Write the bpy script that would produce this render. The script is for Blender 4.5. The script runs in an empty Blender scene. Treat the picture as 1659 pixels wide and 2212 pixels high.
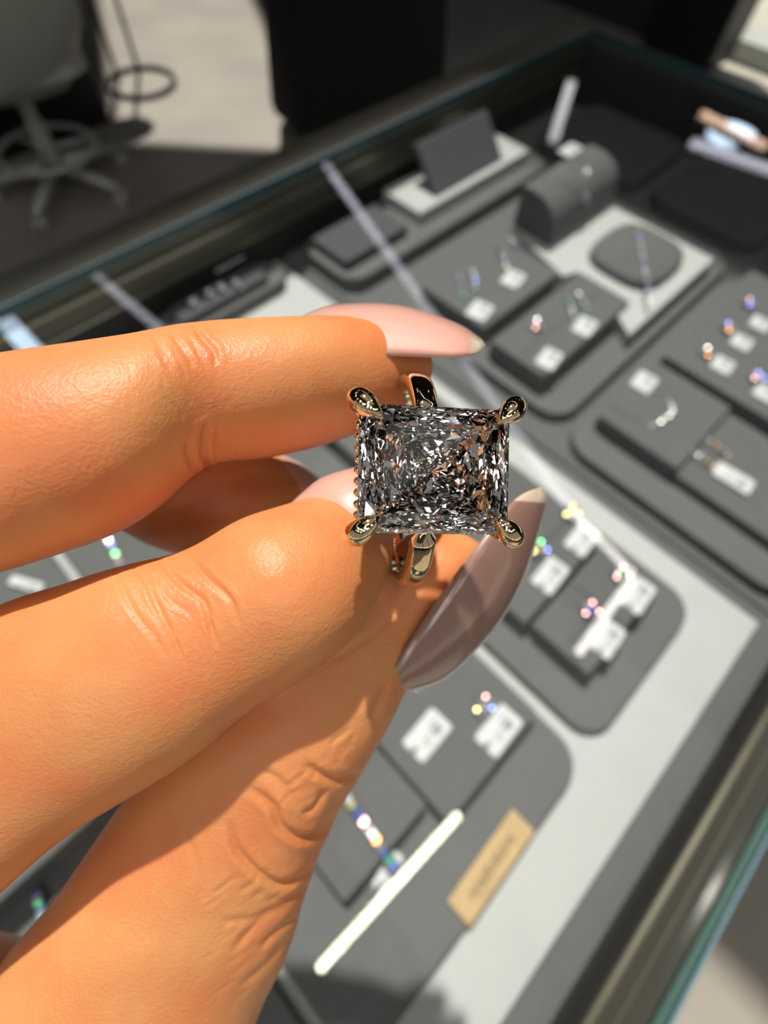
import bpy, bmesh, math, random
import numpy as np
from mathutils import Vector, Matrix
random.seed(7)
rng = np.random.default_rng(7)
C = bpy.context.scene.collection
SC = bpy.context.scene

# ------------------------------------------------------------------ camera
F = 1068.0           # focal length in pixels of the 1659 x 2212 frame
H = 0.30             # camera height above the display boards (z = 0)
G = 0.066            # top surface of the glass
FLOOR = -0.95
CEIL = 1.90
MX = np.array([0.71064086, -0.60869238, 0.35282169])
MY = np.array([-0.70280836, -0.63726709, 0.31615039])
MZ = np.array([0.03240332, -0.47263542, -0.88066213])
M = np.array([MX, MY, MZ])                 # lens axes (right, down, forward) -> room axes
def cam_pt(px, py, d):                     # point at depth d metres
    return Vector(M @ (np.array([(px-829.5)/F, (py-1106)/F, 1.0])*d)) + Vector((0, 0, H))
def un(px, py, h):                         # point on the level z = h
    d = M @ np.array([(px-829.5)/F, (py-1106)/F, 1.0])
    t = (h-H)/d[2]
    return Vector((d[0]*t, d[1]*t, h))
cam_d = bpy.data.cameras.new('camera'); cam = bpy.data.objects.new('camera', cam_d); C.objects.link(cam)
R3 = Matrix(((M[0][0], -M[0][1], -M[0][2]), (M[1][0], -M[1][1], -M[1][2]), (M[2][0], -M[2][1], -M[2][2])))
cam.matrix_world = Matrix.Translation((0, 0, H)) @ R3.to_4x4()
cam_d.sensor_fit = 'VERTICAL'; cam_d.sensor_height = 36.0; cam_d.lens = F/2212*36.0
cam_d.clip_start = 0.002; cam_d.clip_end = 60
cam_d.dof.use_dof = True; cam_d.dof.focus_distance = 0.0405
cam_d.dof.aperture_fstop = cam_d.lens/0.95
SC.camera = cam

# ------------------------------------------------------------------ world, sun, exposure
W = bpy.data.worlds.new('world'); SC.world = W; W.use_nodes = True
nt = W.node_tree; bg = nt.nodes['Background']
sky = nt.nodes.new('ShaderNodeTexSky'); sky.sky_type = 'HOSEK_WILKIE'
sky.sun_direction = (0.16, 0.50, 0.85); sky.turbidity = 3.0; sky.ground_albedo = 0.4
hz = nt.nodes.new('ShaderNodeMix'); hz.data_type = 'RGBA'; hz.inputs[0].default_value = .62; hz.inputs[7].default_value = (1.0, .95, .87, 1)
nt.links.new(sky.outputs[0], hz.inputs[6]); nt.links.new(hz.outputs[2], bg.inputs[0]); bg.inputs[1].default_value = 0.38
SUN = np.array([-0.06, -0.81, -0.565]); SUN = M @ SUN; SUN /= np.linalg.norm(SUN)    # towards the sun
sd = bpy.data.lights.new('sun', 'SUN'); sd.energy = 4.9; sd.angle = math.radians(1.5); sd.color = (1.0, 0.955, 0.87)
so = bpy.data.objects.new('sun', sd); C.objects.link(so)
so.rotation_euler = Vector(SUN).to_track_quat('Z', 'Y').to_euler(); so.location = (1, 3, 5)
SC.view_settings.view_transform = 'Standard'; SC.view_settings.look = 'None'
SC.view_settings.exposure = 0.0; SC.view_settings.gamma = 1.0; SC.view_settings.use_curve_mapping = False
cy = SC.cycles
cy.max_bounces = 32; cy.transmission_bounces = 30; cy.glossy_bounces = 6; cy.diffuse_bounces = 3
cy.transparent_max_bounces = 16; cy.caustics_reflective = False; cy.caustics_refractive = True
cy.sample_clamp_indirect = 40.0; cy.blur_glossy = 0.0

# ------------------------------------------------------------------ materials
def mat(name, col, rough=0.6, metal=0.0, bump=0.0, bscale=400.0, var=0.0, vscale=60.0, spec=0.5, sheen=0.0, coat=0.0):
    m = bpy.data.materials.new(name); m.use_nodes = True; t = m.node_tree
    b = t.nodes['Principled BSDF']
    b.inputs['Base Color'].default_value = (*col, 1); b.inputs['Roughness'].default_value = rough
    b.inputs['Metallic'].default_value = metal; b.inputs['Specular IOR Level'].default_value = spec
    b.inputs['Sheen Weight'].default_value = sheen; b.inputs['Coat Weight'].default_value = coat
    tc = t.nodes.new('ShaderNodeTexCoord')
    n = t.nodes.new('ShaderNodeTexNoise'); n.inputs['Scale'].default_value = vscale; n.inputs['Detail'].default_value = 5
    t.links.new(tc.outputs['Object'], n.inputs['Vector'])
    if var:
        r = t.nodes.new('ShaderNodeMapRange'); r.inputs[1].default_value = .25; r.inputs[2].default_value = .75
        r.inputs[3].default_value = 1-var; r.inputs[4].default_value = 1+var
        t.links.new(n.outputs[0], r.inputs[0])
        mx = t.nodes.new('ShaderNodeVectorMath'); mx.operation = 'SCALE'
        mx.inputs[0].default_value = col; t.links.new(r.outputs[0], mx.inputs['Scale'])
        t.links.new(mx.outputs[0], b.inputs['Base Color'])
    if bump:
        n2 = t.nodes.new('ShaderNodeTexNoise'); n2.inputs['Scale'].default_value = bscale; n2.inputs['Detail'].default_value = 4
        t.links.new(tc.outputs['Object'], n2.inputs['Vector'])
        bp = t.nodes.new('ShaderNodeBump'); bp.inputs['Strength'].default_value = bump; bp.inputs['Distance'].default_value = 1.0/bscale
        t.links.new(n2.outputs[0], bp.inputs['Height']); t.links.new(bp.outputs[0], b.inputs['Normal'])
    return m
def emit(name, col, s):
    m = bpy.data.materials.new(name); m.use_nodes = True; t = m.node_tree; t.nodes.clear()
    e = t.nodes.new('ShaderNodeEmission'); e.inputs[0].default_value = (*col, 1); e.inputs[1].default_value = s
    o = t.nodes.new('ShaderNodeOutputMaterial'); t.links.new(e.outputs[0], o.inputs[0]); return m

SUEDE = mat('grey_suede', (.125, .128, .133), .85, bump=.25, bscale=2500, var=.05, sheen=.15)
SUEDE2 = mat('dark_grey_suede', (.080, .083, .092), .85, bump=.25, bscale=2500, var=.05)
SUEDE3 = mat('mid_grey_suede', (.140, .144, .145), .85, bump=.25, bscale=2500, var=.05)
WHITE = mat('white_board', (.53, .54, .535), .7, bump=.15, bscale=900, var=.03, vscale=40)
PAPER = mat('tag_paper', (.70, .72, .73), .55, var=.10, vscale=260)
PAPER_INK = mat('tag_ink', (.30, .32, .36), .6)
BROWN = mat('bronze_metal', (.10, .092, .070), .42, metal=.5, var=.12, vscale=30)
BRONZE_L = mat('brushed_bronze', (.27, .255, .20), .32, metal=.8, var=.1, vscale=25)
DARKM = mat('dark_metal', (.03, .03, .03), .5, metal=.3)
CASEBLK = mat('case_black', (.022, .021, .020), .6)
GOLD = mat('champagne_gold', (.92, .72, .45), .045, metal=1.0)
GOLDR = mat('gold_gallery', (.95, .74, .42), .10, metal=1.0)
SILVER = mat('white_gold', (.86, .86, .88), .16, metal=1.0)
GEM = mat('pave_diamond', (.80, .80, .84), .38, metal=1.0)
GEMS = [GEM, mat('painted_fire_blue', (.25, .35, 1.0), .42, metal=1.0), mat('painted_fire_green', (.25, 1.0, .45), .42, metal=1.0),
        mat('painted_fire_orange', (1.0, .45, .2), .42, metal=1.0), mat('painted_fire_yellow', (1.0, .9, .4), .42, metal=1.0), mat('painted_fire_rose', (1.0, .55, .55), .42, metal=1.0)]  # coloured flashes of light painted in as the stones' base colour
BRASS = mat('brass_plaque', (.60, .42, .22), .45, metal=.35, var=.12, vscale=120)
ENGR = mat('plaque_engraving', (.10, .075, .045), .7)
CONC = mat('floor_concrete', (.33, .30, .26), .45, bump=.1, bscale=60, var=.14, vscale=3.0)
WALLM = mat('dark_wall', (.030, .031, .034), .7, var=.1, vscale=4)
BLACK = mat('black_cloth', (.006, .006, .007), .85, bump=.3, bscale=300)
BLACKC = mat('black_column', (.004, .004, .005), .5)
CEILM = mat('ceiling_dark', (.05, .05, .05), .8)
CHAIRM = mat('chair_shell', (.52, .52, .47), .6, var=.06, vscale=20)
CHAIRB = mat('chair_base', (.55, .54, .52), .4, metal=.2)
STREET = mat('street_paving', (.50, .48, .40), .8, bump=.2, bscale=20, var=.12, vscale=5)
KERB = mat('kerb_stone', (.42, .44, .42), .7, var=.08, vscale=9)
SKINP = mat('plain_skin', (.55, .34, .25), .5)

# glass: see-through sheet with real Fresnel reflection, green cut edges
GLASS = bpy.data.materials.new('clear_glass'); GLASS.use_nodes = True; t = GLASS.node_tree; t.nodes.clear()
tr = t.nodes.new('ShaderNodeBsdfTransparent'); tr.inputs[0].default_value = (.978, .986, .984, 1)
gl = t.nodes.new('ShaderNodeBsdfGlossy'); gl.inputs['Roughness'].default_value = 0.0; gl.inputs[0].default_value = (1, 1, 1, 1)
ge = t.nodes.new('ShaderNodeNewGeometry'); dt = t.nodes.new('ShaderNodeVectorMath'); dt.operation = 'DOT_PRODUCT'
t.links.new(ge.outputs['Normal'], dt.inputs[0]); t.links.new(ge.outputs['Incoming'], dt.inputs[1])
def mth(op, a, b=None):
    n = t.nodes.new('ShaderNodeMath'); n.operation = op
    for i, x in enumerate((a, b)):
        if x is None: continue
        if isinstance(x, float): n.inputs[i].default_value = x
        else: t.links.new(x, n.inputs[i])
    return n.outputs[0]
fr = mth('ADD', mth('MULTIPLY', mth('POWER', mth('SUBTRACT', 1.0, mth('ABSOLUTE', dt.outputs['Value'])), 5.0), .96), .04)
mxs = t.nodes.new('ShaderNodeMixShader'); o = t.nodes.new('ShaderNodeOutputMaterial')
t.links.new(fr, mxs.inputs[0]); t.links.new(tr.outputs[0], mxs.inputs[1]); t.links.new(gl.outputs[0], mxs.inputs[2]); t.links.new(mxs.outputs[0], o.inputs[0])
EDGE = mat('green_glass_edge', (.012, .15, .115), .15, coat=.4)
EDGE_D = mat('dull_glass_edge', (.03, .075, .075), .2)
EDGE_L = mat('polished_glass_arris', (.16, .27, .33), .2, metal=.2)

# diamond
DIA = bpy.data.materials.new('diamond'); DIA.use_nodes = True; t = DIA.node_tree; t.nodes.clear()
o = t.nodes.new('ShaderNodeOutputMaterial')
g = t.nodes.new('ShaderNodeBsdfGlass'); g.inputs[0].default_value = (1, 1, 1, 1); g.inputs['Roughness'].default_value = 0.0; g.inputs['IOR'].default_value = 2.42
t.links.new(g.outputs[0], o.inputs[0])

# skin
def skin(name, base, red, rough, sss):
    m = bpy.data.materials.new(name); m.use_nodes = True; t = m.node_tree; b = t.nodes['Principled BSDF']
    tc = t.nodes.new('ShaderNodeTexCoord')
    n = t.nodes.new('ShaderNodeTexNoise'); n.inputs['Scale'].default_value = 110; n.inputs['Detail'].default_value = 4
    t.links.new(tc.outputs['Object'], n.inputs['Vector'])
    cr = t.nodes.new('ShaderNodeValToRGB'); cr.color_ramp.elements[0].position = .35; cr.color_ramp.elements[1].position = .68
    cr.color_ramp.elements[0].color = (*base, 1); cr.color_ramp.elements[1].color = (*red, 1)
    t.links.new(n.outputs[0], cr.inputs[0]); t.links.new(cr.outputs[0], b.inputs['Base Color'])
    b.inputs['Roughness'].default_value = rough; b.inputs['Specular IOR Level'].default_value = .38
    b.inputs['Subsurface Weight'].default_value = sss; b.inputs['Subsurface Radius'].default_value = (1.0, .30, .12); b.inputs['Subsurface Scale'].default_value = .0020
    v = t.nodes.new('ShaderNodeTexVoronoi'); v.inputs['Scale'].default_value = 3800; v.feature = 'F1'
    mp = t.nodes.new('ShaderNodeMapping'); mp.inputs['Scale'].default_value = (1, 1, 1)
    nz = t.nodes.new('ShaderNodeTexNoise'); nz.inputs['Scale'].default_value = 2200; nz.inputs['Detail'].default_value = 6
    t.links.new(tc.outputs['Object'], mp.inputs[0]); t.links.new(mp.outputs[0], v.inputs['Vector']); t.links.new(tc.outputs['Object'], nz.inputs['Vector'])
    mm = t.nodes.new('ShaderNodeMath'); mm.operation = 'MULTIPLY_ADD'; mm.inputs[1].default_value = .55
    t.links.new(v.outputs['Distance'], mm.inputs[0]); t.links.new(nz.outputs[0], mm.inputs[2])
    bp = t.nodes.new('ShaderNodeBump'); bp.inputs['Strength'].default_value = .42; bp.inputs['Distance'].default_value = .00012
    t.links.new(mm.outputs[0], bp.inputs['Height']); t.links.new(bp.outputs[0], b.inputs['Normal'])
    return m
SKIN = skin('skin', (.67, .30, .115), (.67, .22, .08), .45, .5)
def nailmat(name, col, rough=.10):
    m = bpy.data.materials.new(name); m.use_nodes = True; t = m.node_tree; b = t.nodes['Principled BSDF']
    b.inputs['Base Color'].default_value = (*col, 1); b.inputs['Roughness'].default_value = .35
    b.inputs['Subsurface Weight'].default_value = .5; b.inputs['Subsurface Radius'].default_value = (1, .4, .25); b.inputs['Subsurface Scale'].default_value = .0012
    b.inputs['Coat Weight'].default_value = 1.0; b.inputs['Coat Roughness'].default_value = rough
    tc = t.nodes.new('ShaderNodeTexCoord'); n = t.nodes.new('ShaderNodeTexNoise'); n.inputs['Scale'].default_value = 700; n.inputs['Detail'].default_value = 3
    t.links.new(tc.outputs['Object'], n.inputs['Vector'])
    bp = t.nodes.new('ShaderNodeBump'); bp.inputs['Strength'].default_value = .12; bp.inputs['Distance'].default_value = .0002
    t.links.new(n.outputs[0], bp.inputs['Height']); t.links.new(bp.outputs[0], b.inputs['Coat Normal'])
    return m
NAIL = nailmat('pink_gel_nail', (.74, .39, .32)); NAIL_SHADED = nailmat('painted_shade_gel_nail', (.30, .17, .135)); NAILT = nailmat('pale_nail_tip', (.66, .52, .42))  # thumb nail copy: the shade on it is darkened into the colour

# ------------------------------------------------------------------ helpers
def link(name, me, m, parent=None):
    o = bpy.data.objects.new(name, me); C.objects.link(o)
    if m is not None:
        for x in (m if isinstance(m, (list, tuple)) else [m]): me.materials.append(x)
    if parent is not None: o.parent = parent
    return o
def obj(name, bm, m, parent=None, smooth=False):
    bmesh.ops.recalc_face_normals(bm, faces=bm.faces)
    me = bpy.data.meshes.new(name); bm.to_mesh(me); bm.free()
    if smooth:
        me.polygons.foreach_set('use_smooth', [True]*len(me.polygons))
    return link(name, me, m, parent)
def tag(o, label=None, cat=None, group=None, kind=None):
    if label: o['label'] = label
    if cat: o['category'] = cat
    if group: o['group'] = group
    if kind: o['kind'] = kind
    return o
def thing(name, label, cat, loc=(0, 0, 0), rotz=0.0, group=None):
    o = bpy.data.objects.new(name, None); C.objects.link(o); o.empty_display_size = .01
    o.location = loc; o.rotation_euler = (0, 0, rotz)
    return tag(o, label, cat, group)
def copy_tree(o, parent=None):
    c = o.copy(); C.objects.link(c); c.parent = parent
    for ch in [x for x in bpy.data.objects if x.parent == o and x is not c]: copy_tree(ch, c)
    return c
def rrect(x0, x1, y0, y1, r, n=6):
    r = min(r, (x1-x0)/2-1e-5, (y1-y0)/2-1e-5)
    if r <= 1e-5: return [(x0, y0), (x1, y0), (x1, y1), (x0, y1)]
    P = []
    for cx, cy_, a0 in ((x1-r, y0+r, -90), (x1-r, y1-r, 0), (x0+r, y1-r, 90), (x0+r, y0+r, 180)):
        for i in range(n+1):
            a = math.radians(a0+90*i/n); P.append((cx+r*math.cos(a), cy_+r*math.sin(a)))
    return P
def add_prism(bm, P, z0, z1, b=0.0, mi=0):
    """solid from an outline, its top edge softened by b"""
    cx = sum(p[0] for p in P)/len(P); cy_ = sum(p[1] for p in P)/len(P)
    def ring(z, inset):
        vs = []
        for i, (x, y) in enumerate(P):
            xa, ya = P[i-1]; xb, yb = P[(i+1) % len(P)]
            tx, ty = xb-xa, yb-ya; l = math.hypot(tx, ty) or 1
            nx, ny = -ty/l, tx/l
            vs.append(bm.verts.new((x+nx*inset, y+ny*inset, z)))
        return vs
    L = [ring(z0, 0)]
    if b > 0:
        for k in range(4):
            a = math.pi/2*k/3; L.append(ring(z1-b+b*math.sin(a), b*(1-math.cos(a))))
    else: L.append(ring(z1, 0))
    for A, B in zip(L, L[1:]):
        for i in range(len(A)):
            j = (i+1) % len(A); f = bm.faces.new((A[i], A[j], B[j], B[i])); f.material_index = mi
    f = bm.faces.new(L[-1]); f.material_index = mi
    f = bm.faces.new(L[0][::-1]); f.material_index = mi
def add_box(bm, x0, x1, y0, y1, z0, z1, mi=0):
    add_prism(bm, [(x0, y0), (x1, y0), (x1, y1), (x0, y1)], z0, z1, 0, mi)
def add_tube(bm, pts, rad, n=10, flat=1.0, up=None, caps=True):
    pts = [Vector(p) for p in pts]; rad = rad if hasattr(rad, '__len__') else [rad]*len(pts)
    rings = []; prev = None
    for i, p in enumerate(pts):
        tg = (pts[min(i+1, len(pts)-1)]-pts[max(i-1, 0)]).normalized()
        if prev is None:
            ref = Vector(up) if up is not None else (Vector((0, 0, 1)) if abs(tg.z) < .9 else Vector((1, 0, 0)))
            u = (ref-tg*ref.dot(tg)).normalized()
        else: u = (prev-tg*prev.dot(tg)).normalized()
        prev = u; v = tg.cross(u)
        rings.append([bm.verts.new(p+(u*math.cos(a)*flat+v*math.sin(a))*rad[i]) for a in [2*math.pi*k/n for k in range(n)]])
    for A, B in zip(rings, rings[1:]):
        for k in range(n): bm.faces.new((A[k], A[(k+1) % n], B[(k+1) % n], B[k]))
    if caps: bm.faces.new(rings[0][::-1]); bm.faces.new(rings[-1])
def add_ball(bm, c, r, sub=2, sc=(1, 1, 1)):
    mtx = Matrix.Translation(c) @ Matrix.Diagonal((*sc, 1))
    bmesh.ops.create_icosphere(bm, subdivisions=sub, radius=r, matrix=mtx)
def spline(P, n):
    P = np.array(P, float); k = len(P); out = []
    for i in range(k-1):
        p0, p1, p2, p3 = P[max(i-1, 0)], P[i], P[i+1], P[min(i+2, k-1)]
        for j in range(n):
            s = j/n
            out.append(.5*((2*p1)+(-p0+p2)*s+(2*p0-5*p1+4*p2-p3)*s*s+(-p0+3*p1-3*p2+p3)*s**3))
    out.append(P[-1]); return np.array(out)

# ------------------------------------------------------------------ setting
def struct(name, bm, m): return tag(obj(name, bm, m), kind='structure')
bm = bmesh.new(); add_box(bm, -3.5, 4.0, -3.0, 7.5, FLOOR-.05, FLOOR); struct('floor', bm, CONC)
SH = (SUN[0]/SUN[2], SUN[1]/SUN[2])
def up_to(x, y, z, zc=CEIL): return (x+SH[0]*(zc-z), y+SH[1]*(zc-z))
ax0, ay0 = up_to(-.75, -1.7, G); ax1, ay1 = up_to(.570, .402, G)  # made-up ceiling opening, sized so the sun lands on the case
bm = bmesh.new()
X0, X1, Y0, Y1 = -3.5, 4.0, -3.0, 7.5
def slab_quad(bm, q, z0, z1):
    vb = [bm.verts.new((x, y, z0)) for x, y in q]; vt = [bm.verts.new((x, y, z1)) for x, y in q]
    bm.faces.new(vb[::-1]); bm.faces.new(vt)
    for i in range(4): bm.faces.new((vb[i], vb[(i+1) % 4], vt[(i+1) % 4], vt[i]))
slab_quad(bm, [(X0, Y0), (X1, Y0), (X1, ay0), (X0, ay0)], CEIL, CEIL+.03)
slab_quad(bm, [(X0, ay0), (ax0, ay0), (ax0, ay1), (X0, ay1)], CEIL, CEIL+.03)
slab_quad(bm, [(ax1, ay0), (X1, ay0), (X1, ay1), (ax1, ay1)], CEIL, CEIL+.03)
YM = 3.05
slab_quad(bm, [(X0, ay1), (X1, ay1), (X1, YM), (X0, YM)], CEIL, CEIL+.03)
hole = [up_to(*p, FLOOR) for p in ((.98, 2.70), (1.62, 2.02), (2.62, 3.9), (1.95, 4.6))]  # second made-up opening, shaped to throw the sunlit floor patch
outer = [(X0, YM), (X1, YM), (X1, Y1), (X0, Y1)]
for i in range(4):
    j = (i+1) % 4; slab_quad(bm, [outer[i], outer[j], hole[j], hole[i]], CEIL, CEIL+.03)
struct('ceiling', bm, CEILM)
bm = bmesh.new(); add_box(bm, 4.0, 4.12, 1.62, 7.5, FLOOR, CEIL); add_box(bm, 4.0, 4.12, -3.0, 1.62, -.15, CEIL); struct('wall_right', bm, WALLM)
bm = bmesh.new(); add_box(bm, -3.5, 4.12, 7.5, 7.62, FLOOR, CEIL); struct('wall_back', bm, WALLM)
bm = bmesh.new(); add_box(bm, -3.62, -3.5, -3.0, 7.62, FLOOR, FLOOR+.35); add_box(bm, -3.62, -3.5, 3.2, 7.62, FLOOR+.35, CEIL)
for y in (-3.0, -1.5, 0, 1.6): add_box(bm, -3.62, -3.5, y, y+.09, FLOOR+.35, CEIL)
struct('wall_left', bm, WALLM)
bm = bmesh.new(); add_box(bm, -3.62, 4.12, -3.12, -3.0, FLOOR, FLOOR+.35); add_box(bm, 1.9, 4.12, -3.12, -3.0, FLOOR+.35, CEIL)
for x in (-3.6, -2.2, -.8, .6, 1.8): add_box(bm, x, x+.09, -3.12, -3.0, FLOOR+.35, CEIL)
struct('wall_front', bm, WALLM)
bm = bmesh.new(); add_prism(bm, rrect(3.82, 4.16, 1.20, 1.62, .01), FLOOR, CEIL); c_ = tag(obj('column', bm, BLACKC), 'wide matte black column beside the bright window at the top right', 'column')
bm = bmesh.new(); add_box(bm, -14, 14, -12, 14, FLOOR-.12, FLOOR-.07); struct('ground', bm, STREET)
bm = bmesh.new(); add_box(bm, 4.35, 4.62, -3, 5, FLOOR-.07, FLOOR+.03); tag(obj('kerb', bm, KERB), 'pale stone kerb outside, below the bright paving at the top right', 'kerb')

# dark cabinet behind the chair
t_ = thing('cabinet', 'black low cabinet standing behind the grey swivel chair', 'cabinet', (.15, 3.05, FLOOR))
bm = bmesh.new(); add_prism(bm, rrect(-1.2, .90, -.18, .42, .01), .0, .72, .004); obj('body', bm, BLACKC, t_)
bm = bmesh.new(); add_prism(bm, rrect(-1.22, .92, -.20, .44, .01), .72, .75, .003); obj('top', bm, WALLM, t_)

# swivel chair
ch = thing('swivel_chair', 'grey low-back swivel chair with five castors and a round foot ring', 'chair', (.62, 2.48, FLOOR), math.radians(-12))
bm = bmesh.new()
N = 14
for side in (0, 1):
    pass
g = []
for layer in (0.0, -.03):
    rows = []
    for j in range(9):
        v_ = j/8; row = []
        for i in range(N+1):
            u_ = i/N*2-1
            wv = .27*(1-.25*(1-v_)**4)
            e = .045*max(0, abs(u_)-.75)/.25
            z = .37+v_*.46 + (e if v_ < .3 else (-e if v_ > .8 else 0))
            y = -.25 - .07*v_ + .07*u_*u_ - .12*(1-v_)**3*-1 + layer
            row.append(bm.verts.new((u_*wv*1.05, y, z)))
        rows.append(row)
    g.append(rows)
for L, fl in ((g[0], 1), (g[1], 0)):
    for j in range(8):
        for i in range(N):
            q = (L[j][i], L[j][i+1], L[j+1][i+1], L[j+1][i]); bm.faces.new(q if fl else q[::-1])
bmesh.ops.remove_doubles(bm, verts=bm.verts, dist=1e-6)
bd = [e for e in bm.edges if e.is_boundary]; bmesh.ops.bridge_loops(bm, edges=bd)
obj('backrest', bm, CHAIRM, ch, True)
bm = bmesh.new(); add_prism(bm, rrect(-.25, .25, -.20, .26, .10), .42, .49, .03); obj('seat', bm, CHAIRM, ch)
bm = bmesh.new(); add_tube(bm, [(0, 0, .08), (0, 0, .25), (0, 0, .251), (0, 0, .43)], [.034, .034, .024, .024], 20); obj('column', bm, CHAIRB, ch, False)
bm = bmesh.new(); ringp = [(math.cos(a)*.18, math.sin(a)*.18, .16) for a in np.linspace(0, 2*math.pi, 41)]
add_tube(bm, ringp, .011, 10)
for k in range(3):
    a = k*2.094; add_tube(bm, [(0, 0, .16), (math.cos(a)*.18, math.sin(a)*.18, .16)], .008, 8)
obj('foot_ring', bm, CHAIRB, ch, True)
for k in range(5):
    a = k*2*math.pi/5+.35; ca, sa = math.cos(a), math.sin(a)
    bm = bmesh.new(); add_tube(bm, [(ca*.02, sa*.02, .10), (ca*.15, sa*.15, .085), (ca*.28, sa*.28, .065)], [.026, .022, .016], 10); lg = obj('leg', bm, CHAIRB, ch, True)
    bm = bmesh.new()
    for s in (-1, 1):
        c0 = Vector((ca*.275-sa*.014*s, sa*.275+ca*.014*s, .028)); ax = Vector((-sa, ca, 0))
        add_tube(bm, [c0-ax*.009, c0+ax*.009], .027, 18)
    obj('castor', bm, CHAIRB, lg)

# table stand of two rods on a ring foot
ts = thing('rod_table', 'slim dark table on two rods and a round ring foot', 'side table', (1.36, 3.10, FLOOR))
bm = bmesh.new(); add_tube(bm, [(math.cos(a)*.165, math.sin(a)*.165, .012) for a in np.linspace(0, 2*math.pi, 49)], .012, 10); obj('ring_foot', bm, DARKM, ts, True)
for s, x in ((0, -.05), (1, .07)):
    bm = bmesh.new(); add_tube(bm, [(x, .145, .01), (x, .145, 1.0)], .011, 10); obj('rod', bm, DARKM, ts, True)
bm = bmesh.new(); add_prism(bm, rrect(-.12, .12, -.02, .20, .11, 10), 1.0, 1.02, .004); obj('tabletop', bm, DARKM, ts)

# person in black behind the case
def skin_body(name, verts, edges, rad, m, parent=None, sub=2):
    me = bpy.data.meshes.new(name); me.from_pydata(verts, edges, []); me.update()
    o = bpy.data.objects.new(name, me); C.objects.link(o)
    o.modifiers.new('s', 'SKIN'); sk = me.skin_vertices[0].data if me.skin_vertices else None
    if sk is None: return o
    for i, r in enumerate(rad): sk[i].radius = r if hasattr(r, '__len__') else (r, r)
    sk[0].use_root = True
    mo = o.modifiers.new('u', 'SUBSURF'); mo.levels = sub
    dg = bpy.context.evaluated_depsgraph_get(); em = bpy.data.meshes.new_from_object(o.evaluated_get(dg))
    bpy.data.objects.remove(o)
    em.polygons.foreach_set('use_smooth', [True]*len(em.polygons)); em.materials.clear()
    return link(name, em, m, parent)
pe = thing('person', 'person in a long loose black coat standing behind the display case', 'person', (1.87, 2.03, FLOOR), math.radians(-55))
Vp = [(0, 0, .92), (0, 0, 1.10), (0, 0, 1.32), (0, .01, 1.43), (0, .02, 1.50), (0, .02, 1.60), (0, .01, 1.70),
      (-.17, 0, 1.39), (-.25, 0, 1.12), (-.24, .10, .88), (-.24, .13, .80), (.17, 0, 1.39), (.25, 0, 1.12), (.26, .06, .88), (.26, .08, .80),
      (-.10, 0, .86), (-.12, .02, .48), (-.13, -.02, .09), (-.13, .14, .04), (.10, 0, .86), (.12, .02, .48), (.13, -.02, .09), (.13, .14, .04)]
Ep = [(0, 1), (1, 2), (2, 3), (3, 4), (4, 5), (5, 6), (3, 7), (7, 8), (8, 9), (9, 10), (3, 11), (11, 12), (12, 13), (13, 14), (0, 15), (15, 16), (16, 17), (17, 18), (0, 19), (19, 20), (20, 21), (21, 22)]
Rp = [(.16, .11), (.13, .10), (.17, .11), (.07, .06), (.055, .055), (.085, .10), (.07, .08), .055, .042, .03, .03, .055, .042, .03, .03, .09, .065, .045, .035, .09, .065, .045, .035]
skin_body('body', Vp, Ep, Rp, SKINP, pe)
bm = bmesh.new()
prof = [(.12, 1.46, .8), (.22, 1.40, .7), (.27, 1.20, .72), (.29, 1.0, .78), (.335, .75, .85), (.37, .45, .9), (.39, .16, .92), (.385, .13, .92), (.35, .14, .9)]
rr = []
for r, z, fy in prof:
    rr.append([bm.verts.new((r*math.cos(a)*(1+.035*math.sin(7*a)*(1.5-z)), r*fy*math.sin(a)*(1+.05*math.sin(6*a+1)*(1.5-z)), z)) for a in np.linspace(0, 2*math.pi, 48, endpoint=False)])
for A, B in zip(rr, rr[1:]):
    for k in range(48): bm.faces.new((A[k], A[(k+1) % 48], B[(k+1) % 48], B[k]))
obj('coat', bm, BLACK, pe, True)
for s in (-1, 1):
    bm = bmesh.new(); add_tube(bm, [(s*.17, 0, 1.40), (s*.28, 0, 1.12), (s*.27, .08, .86)], [.08, .07, .06], 16); obj('sleeve', bm, BLACK, pe, True)
bm = bmesh.new(); add_ball(bm, (0, -.01, 1.67), .115, 3, (1, 1.1, 1.15)); obj('hair', bm, BLACK, pe, True)

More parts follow.
